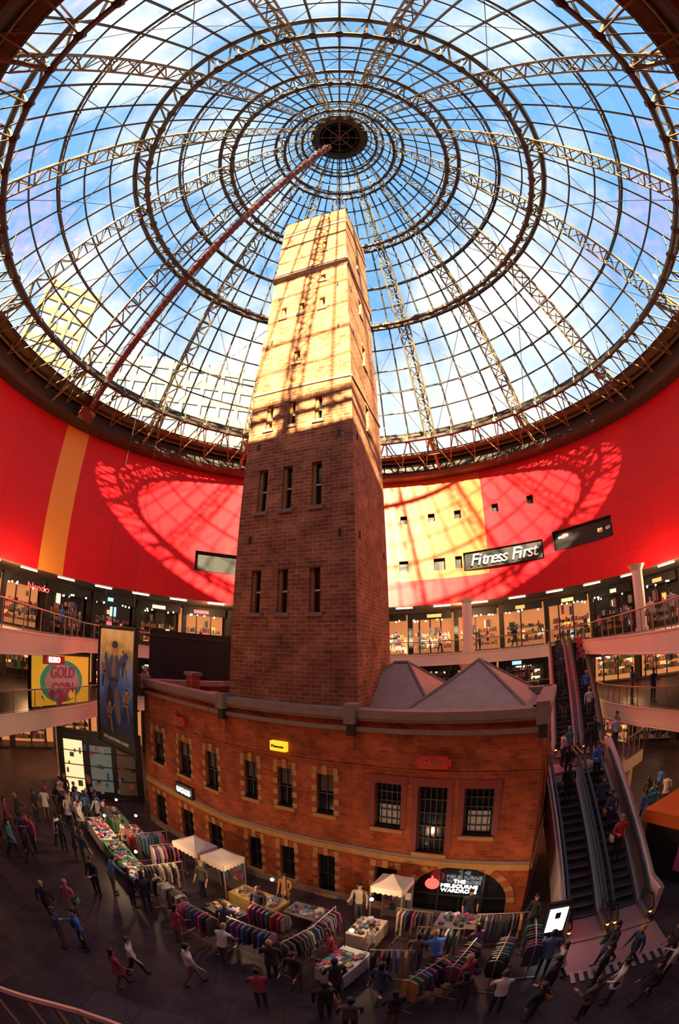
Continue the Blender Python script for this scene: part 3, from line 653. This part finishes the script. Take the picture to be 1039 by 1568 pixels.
def table(x,y,rot,L=1.8,W=.8,cloth=None,seed=0,kind='box'):
    r=random.Random(seed*7+1); mb=MB(); z=.76; OBST.append((x,y,rot,L/2,W/2))
    mb.box((0,0,z-.02),(L,W,.04),cloth or GD[7])
    for a in (-1,1):
        for b in (-1,1): mb.box((a*(L/2-.06),b*(W/2-.06),(z-.04)/2),(.05,.05,z-.04),M_CHROME)
    if cloth:
        N=16
        for sgn in (-1,1):
            for k in range(N):
                u0,u1=-L/2+L*k/N,-L/2+L*(k+1)/N; d0,d1=.015*math.sin(k*2.1),.015*math.sin((k+1)*2.1)
                mb.poly([(u0,sgn*(W/2+.01),z),(u1,sgn*(W/2+.01),z),(u1,sgn*(W/2+.02)+d1,.2),(u0,sgn*(W/2+.02)+d0,.2)],cloth)
            mb.poly([(sgn*L/2,-W/2,z),(sgn*L/2,W/2,z),(sgn*(L/2+.01),W/2,.2),(sgn*(L/2+.01),-W/2,.2)],cloth)
    n=int(L*W*34)
    for k in range(n):
        px,py=r.uniform(-L/2+.1,L/2-.1),r.uniform(-W/2+.08,W/2-.08); m=r.choice(GD+CL)
        if kind=='hats' :
            mb.bar((px,py,z),(px,py,z+.015),.11,m,10); mb.ell((px,py,z+.03),(.065,.065,.06),m,8,5)
        elif kind=='fold': mb.box((px,py,z+.04),(r.uniform(.12,.22),r.uniform(.12,.2),r.uniform(.04,.12)),m,r.uniform(-.2,.2))
        else:
            if r.random()<.5: mb.box((px,py,z+.05),(r.uniform(.06,.2),r.uniform(.06,.16),r.uniform(.05,.16)),m,r.uniform(0,1))
            else: mb.ell((px,py,z+.05),(r.uniform(.04,.08),)*2+(.06,),m,8,5)
    if seed%3!=1:
        mb.bar((L/2-.05,W/2-.05,z),(L/2-.05,W/2-.05,1.9),.015,M_BLACK); mb.bar((L/2-.05,W/2-.05,1.9),(L/2-.3,0,1.85),.012,M_BLACK); mb.ell((L/2-.3,0,1.8),(.06,.06,.06),M_TUBE,8,6)
    mb.build('market_stall_table',loc=(x,y,0),rot=rot)
M_TENT=mat('white_canvas',(.75,.62,.48),.8)
def tent(x,y,rot,w=1.5,d=1.5,h=2.0,pk=.35):
    mb=MB()
    for a in (-1,1):
        for b in (-1,1): mb.bar((a*w/2,b*d/2,0),(a*w/2,b*d/2,h),.025,M_CHROME,6)
    q=[(-w/2,-d/2),(w/2,-d/2),(w/2,d/2),(-w/2,d/2)]; ov=1.04
    for k in range(4):
        a,b=q[k],q[(k+1)%4]; N=6
        A_=Vector((a[0]*ov,a[1]*ov,h));B_=Vector((b[0]*ov,b[1]*ov,h)); T=Vector((0,0,h+pk))
        for i in range(N):
            p,p2=A_.lerp(B_,i/N),A_.lerp(B_,(i+1)/N)
            mid=lambda p:p.lerp(T,.5)-Vector((0,0,.05))
            mb.poly([p,p2,mid(p2),mid(p)],M_TENT); mb.poly([mid(p),mid(p2),T],M_TENT)
            mb.poly([p,p2,p2-Vector((0,0,.2)),(p+p2)/2-Vector((0,0,.26)),p-Vector((0,0,.2))],M_TENT)
    mb.poly([(-w/2,d/2,.1),(w/2,d/2,.1),(w/2,d/2,h),(-w/2,d/2,h)],CL[7])
    for k in range(10): mb.box((R_.uniform(-w/2+.1,w/2-.1),d/2-.06,R_.uniform(.5,h-.3)),(.18,.04,.3),R_.choice(CL))
    mb.build('market_tent',loc=(x,y,0),rot=rot)
tent(-4.9,13.3,-.55,1.2,1.0,1.9);tent(-3.75,12.65,-.5,1.0,1.0,1.9);tent(1.5,11.2,-.5,.95,.9,2.0)
for i,(x,y,rot,L,kind,cl) in enumerate([(-9.6,14.6,-.75,2.4,'hats',GD[2]),(-7.9,13.1,-.75,1.8,'box',GD[5]),(-6.7,12.0,-.8,1.2,'fold',None),(-2.5,11.9,-.5,1.8,'box',GD[4]),(-.9,11.2,-.45,1.3,'box',None),(.1,8.6,1.0,1.3,'fold',CL[11]),(.75,10.3,1.1,1.1,'box',CL[6]),(3.3,10.1,-.5,1.3,'box',None),(-9.9,16.4,-.75,1.8,'box',GD[5]),(-8.3,15.2,-.75,1.6,'hats',GD[0]),(-3.3,10.8,-.6,1.2,'fold',CL[7])]):
    table(x,y,rot,L,.8,cl,i,kind)
for i,(x,y,rot,L) in enumerate([(-7.0,14.2,.8,1.3),(-6.1,13.5,.8,1.3),(-5.6,11.9,.8,1.4),(-4.9,10.6,-.6,1.6),(-3.7,9.6,-.5,1.4),(-2.2,9.2,-.4,1.5),(-1.0,9.0,.9,1.2),(-1.9,10.2,-.5,1.3),(-.4,10.0,1.1,1.3),(1.2,8.2,-.2,1.0),(1.9,7.3,.7,1.3),(2.8,7.7,.9,1.3),(3.7,7.6,1.0,1.3),(2.5,9.0,-.4,1.2),(4.2,9.1,-.4,1.4),(4.6,7.8,1.2,1.2),(2.0,10.1,-.5,1.0)]):
    rack(x,y,rot,L,None,i)

# ================================================================= PEOPLE
SKIN=[mat('skin_light',(.62,.36,.25),.6),mat('skin_tan',(.42,.22,.13),.6)]
HAIR=[mat('hair_black',(.012,.01,.01),.5),mat('hair_brown',(.07,.035,.015),.5),mat('hair_blond',(.4,.25,.1),.5)]
SHOE=mat('shoe_dark',(.03,.025,.025),.5)
def seg_d(p,a,b):
    ab=b-a; t=max(0,min(1,(p-a).dot(ab)/max(ab.length_squared,1e-9))); return (p-(a+ab*t)).length
def person_mesh(name,lh=0,lk=.05,rh=0,rk=.05,ls=.05,le=.2,rs=.05,re=.2,bend=0,female=False,sleeve=True,out=.13,head=0,bag=False,hairlen=0,coat=False):
    V=[];R=[];E=[];lab=[]
    def add(p,r,parent=None,l='torso'):
        V.append(Vector(p)); R.append(r if isinstance(r,tuple) else (r,r)); i=len(V)-1
        if parent is not None: E.append((parent,i)); lab.append(l)
        return i
    sw=.17 if female else .2
    up=Vector((0,math.sin(bend),math.cos(bend))); f=Vector((0,math.cos(bend),-math.sin(bend)))
    pel=Vector((0,0,.95)); i0=add(pel,(.14,.105))
    i1=add(pel+up*.17,(.14 if not female else .12,.095),i0); i2=add(pel+up*.37,(.16 if not female else .135,.115),i1); i3=add(pel+up*.47,(.08,.07),i2)
    nk=add(pel+up*.54+f*.01,.05,i3,'head'); h1=add(pel+up*.60+f*.02,.058,nk,'head'); h2=add(pel+up*.68+f*.025,(.074,.088),h1,'head'); h3=add(pel+up*.745+f*.015,(.060,.072),h2,'head')
    for sx,sa,ea in ((-1,ls,le),(1,rs,re)):
        s=add(pel+up*.44+Vector((sx*sw,0,0)),.056,i2,'torso'); A=sa-bend*.3
        d=Vector((sx*math.sin(out),math.sin(A),-math.cos(A))).normalized(); e=add(V[s]+d*.29,.043,s,'arm')
        A2=A+ea; d2=Vector((-sx*.12*ea,math.sin(A2),-math.cos(A2))).normalized(); w=add(V[e]+d2*.25,.028,e,'fore')
        pm=add(V[w]+d2*.07,(.03,.02),w,'hand')
        lat=Vector((0,1,0))-d2*d2.y; lat=lat.normalized() if lat.length>.3 else (Vector((1,0,0))-d2*d2.x).normalized(); nrm=d2.cross(lat)
        for k,(ox,ln) in enumerate(((.027,.07),(.009,.08),(-.009,.075),(-.027,.06))):
            a=add(V[pm]+d2*.03+lat*ox,.009,pm,'hand'); b=add(V[a]+d2*ln*.5+nrm*sx*.008,.0085,a,'hand'); add(V[b]+d2*ln*.42+nrm*sx*.018,.0075,b,'hand')
        a=add(V[w]+d2*.045+lat*.035,.011,w,'hand'); add(V[a]+d2*.045+lat*.012,.009,a,'hand')
    lows=[]
    for sx,ha,ka in ((-1,lh,lk),(1,rh,rk)):
        hp=add(Vector((sx*.09,0,.88)),.086,i0,'leg'); d=Vector((0,math.sin(ha),-math.cos(ha))); kn=add(V[hp]+d*.41,.058,hp,'leg')
        d=Vector((0,math.sin(ha-ka),-math.cos(ha-ka))); an=add(V[kn]+d*.40,.04,kn,'leg'); lows.append(V[an].z)
        fo=Vector((0,math.cos((ha-ka)*.6),math.sin((ha-ka)*.6))); hl=add(V[an]-fo*.03+Vector((0,0,-.035)),.034,an,'foot'); add(V[hl]+fo*.19+Vector((sx*.02,0,-.005)),(.036,.025),hl,'foot')
    dz=.07-min(lows)
    for v in V: v.z+=dz
    me=bpy.data.meshes.new('sk'); me.from_pydata([tuple(v) for v in V],E,[]); ob=bpy.data.objects.new('sk',me); C.objects.link(ob)
    ob.modifiers.new('s','SKIN'); sv=me.skin_vertices[0].data
    for i,r in enumerate(R): sv[i].radius=r; sv[i].use_root=(i==0)
    sm=ob.modifiers.new('u','SUBSURF'); sm.levels=2; sm.render_levels=2
    bpy.context.view_layer.update(); ev=ob.evaluated_get(bpy.context.evaluated_depsgraph_get()); em=ev.to_mesh()
    mb=MB(); M={'skin':SKIN[0],'shirt':CL[1],'pants':CL[0],'hair':HAIR[0],'shoe':SHOE,'bag':CL[7]}
    for m in M.values(): mb.mi(m)
    mb.v=[tuple(v.co) for v in em.vertices]
    for p in em.polygons:
        c=p.center; best=min(range(len(E)),key=lambda k:seg_d(c,V[E[k][0]],V[E[k][1]])-.5*(R[E[k][0]][0]+R[E[k][1]][0])); l=lab[best]
        key={'torso':'shirt','arm':'shirt','fore':'shirt' if sleeve else 'skin','hand':'skin','head':'skin','leg':'pants','foot':'shoe'}[l]
        if l=='torso' and (c-V[0]).dot(up)<.02 : key='pants'
        mb.f.append(tuple(p.vertices)); mb.m.append(mb.mi(M[key])); mb.uv+=[(0,0)]*len(p.vertices)
    ev.to_mesh_clear(); bpy.data.objects.remove(ob)
    hc=V[h2]; rx=Matrix.Rotation(-bend,3,'X')@Matrix.Rotation(head,3,'Z')
    T=lambda x,y,z: hc+rx@Vector((x,y,z))
    mb.ell(T(0,-.020,.045),(.082,.096,.085),M['hair'],12,7,rx,0,math.pi*.53)
    mb.ell(T(0,-.045,-.01),(.077,.062,.09+hairlen*.3),M['hair'],10,7,rx)
    if hairlen: mb.ell(T(0,-.06,-.09-hairlen*.3),(.075,.045,.07+hairlen*.5),M['hair'],10,6,rx)
    mb.ell(T(0,.085,-.012),(.011,.018,.022),M['skin'],6,5,rx)
    for s in (-1,1):
        mb.ell(T(s*.028,.078,.012),(.012,.008,.007),M['hair'],6,4,rx); mb.ell(T(s*.077,.0,0),(.012,.02,.03),M['skin'],6,4,rx)
    mb.ell(T(0,.076,-.045),(.022,.007,.006),mat('lips',(.4,.12,.1),.5),6,4,rx)
    N=16; dn=.38 if female and not coat else (.30 if coat else .13); rings=[]
    for h,r in (((0,.122),(.08,.145),(.2,.158),(dn,.18)) if dn>.2 else ((0,.128),(.06,.142),(dn,.150))):
        c=V[0]+(up*(.09-h) if h<.1 else Vector((0,0,.09-h))); spread=(abs(math.sin(max(abs(lh),abs(rh))))*.3*h/.38 if h>.15 else 0)
        rings.append([c+Vector(((r+.006*math.sin(k*2.2))*math.cos(2*math.pi*k/N),(r*.82+spread)*math.sin(2*math.pi*k/N),0)) for k in range(N)])
    mb.grid(rings,M['shirt'] if (coat or not female) else M['pants'])
    if bag:
        c=Vector((.26,0,.93+dz)); r=[]
        for h,w_,t_ in ((-.15,.14,.05),(-.13,.16,.06),(.08,.14,.05),(.12,.11,.03)):
            r.append([c+Vector((t_*a,w_*b,h)) for a,b in ((-1,-1),(1,-1),(1,1),(-1,1))])
        mb.grid(r,M['bag']); mb.bar(c+Vector((0,.1,.11)),V[i2]+Vector((.13,.03,.13)),.012,M['bag'],4); mb.bar(c+Vector((0,-.1,.11)),V[i2]+Vector((.13,-.03,.13)),.012,M['bag'],4)
    return mb.mesh(name,True)
PM=[person_mesh('walk_a',lh=.32,lk=.08,rh=-.26,rk=.28,ls=-.25,le=.2,rs=.25,re=.3),
    person_mesh('walk_b',lh=-.25,lk=.3,rh=.28,rk=.08,ls=.2,le=.3,rs=-.15,re=.3,female=True,hairlen=.12,bag=True),
    person_mesh('stand_a',ls=.1,le=.2,rs=.15,re=.3,sleeve=False,head=.4),
    person_mesh('stand_b',ls=.25,le=1.3,rs=.1,re=.3,coat=True,head=-.3),
    person_mesh('browse',lh=.05,rh=-.05,ls=.4,le=.5,rs=.6,re=.4,bend=.3),
    person_mesh('browse_b',ls=.4,le=.7,rs=.3,re=.9,bend=.15,female=True,hairlen=.1,coat=True),
    person_mesh('walk_c',lh=.27,lk=.05,rh=-.22,rk=.28,ls=-.12,le=.5,rs=.15,re=.7,female=True,hairlen=.05,coat=True),
    person_mesh('stand_c',rh=.12,rk=.15,ls=0,le=.1,rs=.3,re=1.5,bag=True)]
SH=[CL[0],CL[1],CL[2],CL[3],CL[4],CL[11],CL[7],CL[2],CL[11],CL[5],CL[2],CL[0],mat('shirt_blue',(.06,.18,.55),.8),mat('shirt_red',(.55,.03,.04),.8),mat('shirt_teal',(.08,.25,.28),.8)]
PT=[CL[0],CL[2],CL[7],CL[0],CL[2],mat('khaki',(.2,.15,.1),.8)]
pr_=random.Random(11); USED=[]
def person(x,y,rot=None,k=None,sh=None,z=0,s=None,fix=False):
    if z==0 and not fix:
        for _ in range(3):
            for (ox,oy,r,hl,hw) in OBST:
                c_,s_=math.cos(-r),math.sin(-r); dx,dy=x-ox,y-oy; lx,ly=dx*c_-dy*s_,dx*s_+dy*c_
                if abs(lx)<hl+.22 and abs(ly)<hw+.25:
                    ly=(hw+.28)*(1 if ly>0 else -1); c2,s2=math.cos(r),math.sin(r); x,y=ox+lx*c2-ly*s2,oy+lx*s2+ly*c2
        for (a,b) in USED:
            d=math.hypot(x-a,y-b)
            if d<.5: x+=(x-a+.01)/max(d,.05)*(.5-d); y+=(y-b)/max(d,.05)*(.5-d)
        USED.append((x,y))
    me=PM[pr_.randrange(8) if k is None else k]; o=bpy.data.objects.new('pedestrian',me); C.objects.link(o)
    o.location=(x,y,z); o.rotation_euler[2]=pr_.uniform(0,6.28) if rot is None else rot; s=s or pr_.uniform(.93,1.05); o.scale=(s,s,s)
    for i,m in ((0,pr_.choice(SKIN)),(1,sh or pr_.choice(SH)),(2,pr_.choice(PT)),(3,pr_.choice(HAIR[:2]+[HAIR[0]]*2+[HAIR[2]])),(5,pr_.choice(CL))):
        o.material_slots[i].link='OBJECT'; o.material_slots[i].material=m
    return o
for x,y,rot,k,sh in [(-7.9,8.0,.4,0,None),(-7.5,8.7,.3,1,CL[5]),(-6.9,7.1,2,2,CL[0]),(-6.4,7.4,2.4,7,SH[12]),(-7.6,10.5,3,3,CL[2]),(-4.8,7.2,-1.2,0,CL[11]),(-4.9,6.5,-.6,6,CL[3]),(-3.4,7.5,-1.0,0,CL[11]),(-1.7,7.0,.3,4,CL[3]),(-1.0,7.9,2.8,5,CL[2]),(-.3,6.7,.2,7,CL[2]),(.2,6.1,0,2,CL[7]),(1.1,6.4,.3,3,CL[2]),
  (2.6,6.6,.2,5,CL[2]),(3.3,6.2,-.3,4,CL[1]),(4.5,6.2,.5,2,CL[2]),(5.0,6.8,.8,6,CL[1]),(6.3,6.6,1.6,1,CL[2]),(6.7,6.0,1.4,0,CL[0]),(5.6,5.0,.8,3,CL[11]),(6.2,4.4,1.2,6,CL[2]),(4.9,4.9,.2,3,CL[7]),(7.3,5.2,1,2,CL[2]),(6.9,4.6,.4,7,CL[1]),(3.9,5.5,.3,7,CL[2]),(5.7,5.9,.6,2,CL[2]),
  (-10.3,12.6,.6,4,SH[2]),(-9.5,12.3,-.4,5,None),(-8.9,12.0,-.3,2,CL[0]),(-7.2,11.0,-.6,4,CL[4]),(-6.3,10.6,-.5,3,CL[2]),(-4.2,9.6,-.4,5,None),(-2.9,8.7,-.3,4,CL[1]),(-2.7,10.5,2.8,3,CL[2]),(.8,9.3,1.6,2,CL[1]),(.6,11.6,2.7,7,CL[6]),(3.4,8.6,.2,5,CL[10]),(5.3,9.4,1.9,6,CL[2]),(2.3,8.4,.1,4,SH[12]),(4.5,7.2,-.5,3,CL[4]),(-4.4,12.3,2.7,2,CL[7]),(-1.7,12.4,2.8,3,CL[9]),(3.6,10.4,3,2,CL[2]),(-.6,9.5,1.7,5,CL[3]),(.9,7.4,-.7,6,CL[0]),(-8.3,14.3,2.4,3,CL[6]),(-9.6,15.7,2.4,2,CL[2]),(-5.6,11.0,.5,5,CL[2]),(-3.0,9.9,.2,2,CL[0]),(-1.6,8.4,.1,3,CL[2]),(1.9,8.4,-.4,2,CL[7]),(3.2,7.0,.6,7,CL[3]),(-.1,7.6,.4,3,CL[2])]:
    person(x,y,rot,k,sh)
for i in range(34): person(pr_.uniform(-13.4,-10.4),pr_.uniform(8.8,17.5),None)
for (x,y,z) in [(9.2,15.9,LZ),(9.9,16.6,LZ),(10.6,16.0,LZ),(11.4,16.7,LZ),(12.3,16.2,LZ),(12.9,16.9,LZ)]: person(x,y,None,pr_.choice((2,3,7,0)),None,z+.02)
for t,o in ((.75,-.68),(.5,.68),(.88,.68),(.62,.5),(.3,.68),(.93,-.5)):
    p=base+dr*(RUN*t)+sd*o; nst=int((LZ-.05)/.2); zi=math.floor(t*nst)+.5; person(p.x,p.y,-.3 if o<0 else 2.84,pr_.choice((2,3,7)),None,.05+(LZ-.05)*zi/nst+.01)
for t in (.2,.35,.5,.65,.8):
    for A_,B_ in UE:
        if pr_.random()<.8:
            n_=int((8.85-LZ-.02)/.2); zi=math.floor(t*n_)+.5; person(A_[0]+(B_[0]-A_[0])*t,A_[1]+(B_[1]-A_[1])*t,-.45,pr_.choice((2,3,7)),None,LZ+.02+(8.83-LZ)*zi/n_+.01)
for (x,y) in [(-15,19.5),(-15.3,21),(-13,12),(-17.2,24.5),(16.8,21),(18.2,26),(14.6,16),(11,32.6),(13.5,31.2),(-16.8,23),(8,33.6),(13.2,13)]: person(x,y,None,pr_.choice((2,3,7,0)),None,8.86)
for (x,y) in [(15.5,17),(15.7,14.5),(16.4,20),(-15,12.5),(16,12)]: person(x,y,None,pr_.choice((2,3,7,0)),None,5.11)
for i in range(14): person(pr_.uniform(11.8,17),pr_.uniform(12.5,24),None,z=0)

# ================================================================= BACKGROUND CITY
def tower_block(x,y,w,d,h,rot,c,name='high_rise_building',fl=3.6):
    mb=MB(); m=mat('concrete_%s'%len(MATS),c,.7); gm=mat('office_glass',(.16,.2,.26),.15)
    mb.box((0,0,h/2),(w-.6,d-.6,h),gm)
    n=int(h/fl)
    for k in range(n+1): mb.box((0,0,k*fl+.6),(w,d,1.5),m)
    nx=int(w/3.2)
    for k in range(nx+1):
        for s in (-1,1): mb.box((-w/2+w*k/nx,s*(d/2-.15),h/2),(.7,.5,h),m)
    ny=int(d/3.2)
    for k in range(ny+1):
        for s in (-1,1): mb.box((s*(w/2-.15),-d/2+d*k/ny,h/2),(.5,.7,h),m)
    mb.build(name,loc=(x,y,0),rot=rot)
tower_block(-34,66,34,16,60,.35,(.17,.14,.10)); tower_block(-58,50,12,12,74,.8,(.16,.12,.07))
# ================================================================= LIGHTS
sun=bpy.data.lights.new('sun','SUN'); sun.energy=46; sun.color=(1,.80,.46); sun.angle=.012
so=bpy.data.objects.new('sun',sun); C.objects.link(so)
dirv=Vector((.08,1,-.345)).normalized(); so.rotation_euler=dirv.to_track_quat('-Z','Y').to_euler()
w=bpy.data.worlds.new('sky'); bpy.context.scene.world=w; w.use_nodes=True; nt=w.node_tree; bg=nt.nodes['Background']
tc=nt.nodes.new('ShaderNodeTexCoord'); n1=nt.nodes.new('ShaderNodeTexNoise'); n1.inputs['Scale'].default_value=2.0; n1.inputs['Detail'].default_value=8; n1.inputs['Roughness'].default_value=.58
nt.links.new(tc.outputs['Generated'],n1.inputs['Vector'])
rp=nt.nodes.new('ShaderNodeValToRGB'); e=rp.color_ramp.elements; e[0].position=.46; e[0].color=(.19,.44,.80,1); e[1].position=.64; e[1].color=(1,.97,.90,1)
nt.links.new(n1.outputs['Fac'],rp.inputs[0])
sx=nt.nodes.new('ShaderNodeSeparateXYZ'); nt.links.new(tc.outputs['Generated'],sx.inputs[0])
mr=nt.nodes.new('ShaderNodeMapRange'); mr.inputs[1].default_value=.35; mr.inputs[2].default_value=.68; mr.inputs[3].default_value=.8; mr.inputs[4].default_value=0; nt.links.new(sx.outputs[2],mr.inputs[0])
mx=nt.nodes.new('ShaderNodeMix'); mx.data_type='RGBA'; mx.inputs['B'].default_value=(.88,.93,.97,1); nt.links.new(mr.outputs[0],mx.inputs['Factor']); nt.links.new(rp.outputs[0],mx.inputs['A']); nt.links.new(mx.outputs['Result'],bg.inputs[0]); bg.inputs[1].default_value=1.4
def pl(x,y,z,e,c=(1,.5,.22),r=.3):
    l=bpy.data.lights.new('fill_lamp','POINT'); l.energy=e; l.color=c; l.shadow_soft_size=r; o=bpy.data.objects.new('fill_light',l); C.objects.link(o); o.location=(x,y,z)  # bare point light added as fill, no fixture modelled for it
for x,y,z,e_ in [(-20,20,12,900),(-17,10,12,700),(20,20,12,900),(17,10,12,700),(10,33.8,12,700),(-10,33.8,12,500),(18,22,7.4,600),(-18,20,7.4,500),(-16,21,3.6,600),(-18,12,3.6,400),(16,24,3.6,500),(18,10,3.6,400),(13,16,2.5,200)]:
    pl(x,y,z,e_)
for x,y,z,e_ in [(-8.9,14.2,2.3,130),(-6.2,12.2,2.2,90),(-3,10.9,2.2,90),(.6,10.0,2.2,80),(3.4,8.9,2.3,80)]: pl(x,y,z,e_,(1,.62,.35),.08)  # extra warm fill added around the stalls
# ================================================================= CAMERA
cd=bpy.data.cameras.new("camera"); cam=bpy.data.objects.new("camera",cd); C.objects.link(cam); bpy.context.scene.camera=cam
cam.location=(0,0,H); cam.rotation_euler=(math.radians(109),0,0)
cd.type='PANO'; cd.sensor_fit='VERTICAL'; cd.sensor_height=36; cd.sensor_width=36*1568/2367
o=cd if hasattr(cd,'panorama_type') else cd.cycles
o.panorama_type='FISHEYE_EQUISOLID'; o.fisheye_lens=653/1568*36; o.fisheye_fov=math.radians(200)
try: bpy.context.scene.view_settings.view_transform='Standard'
except Exception as ex: pass
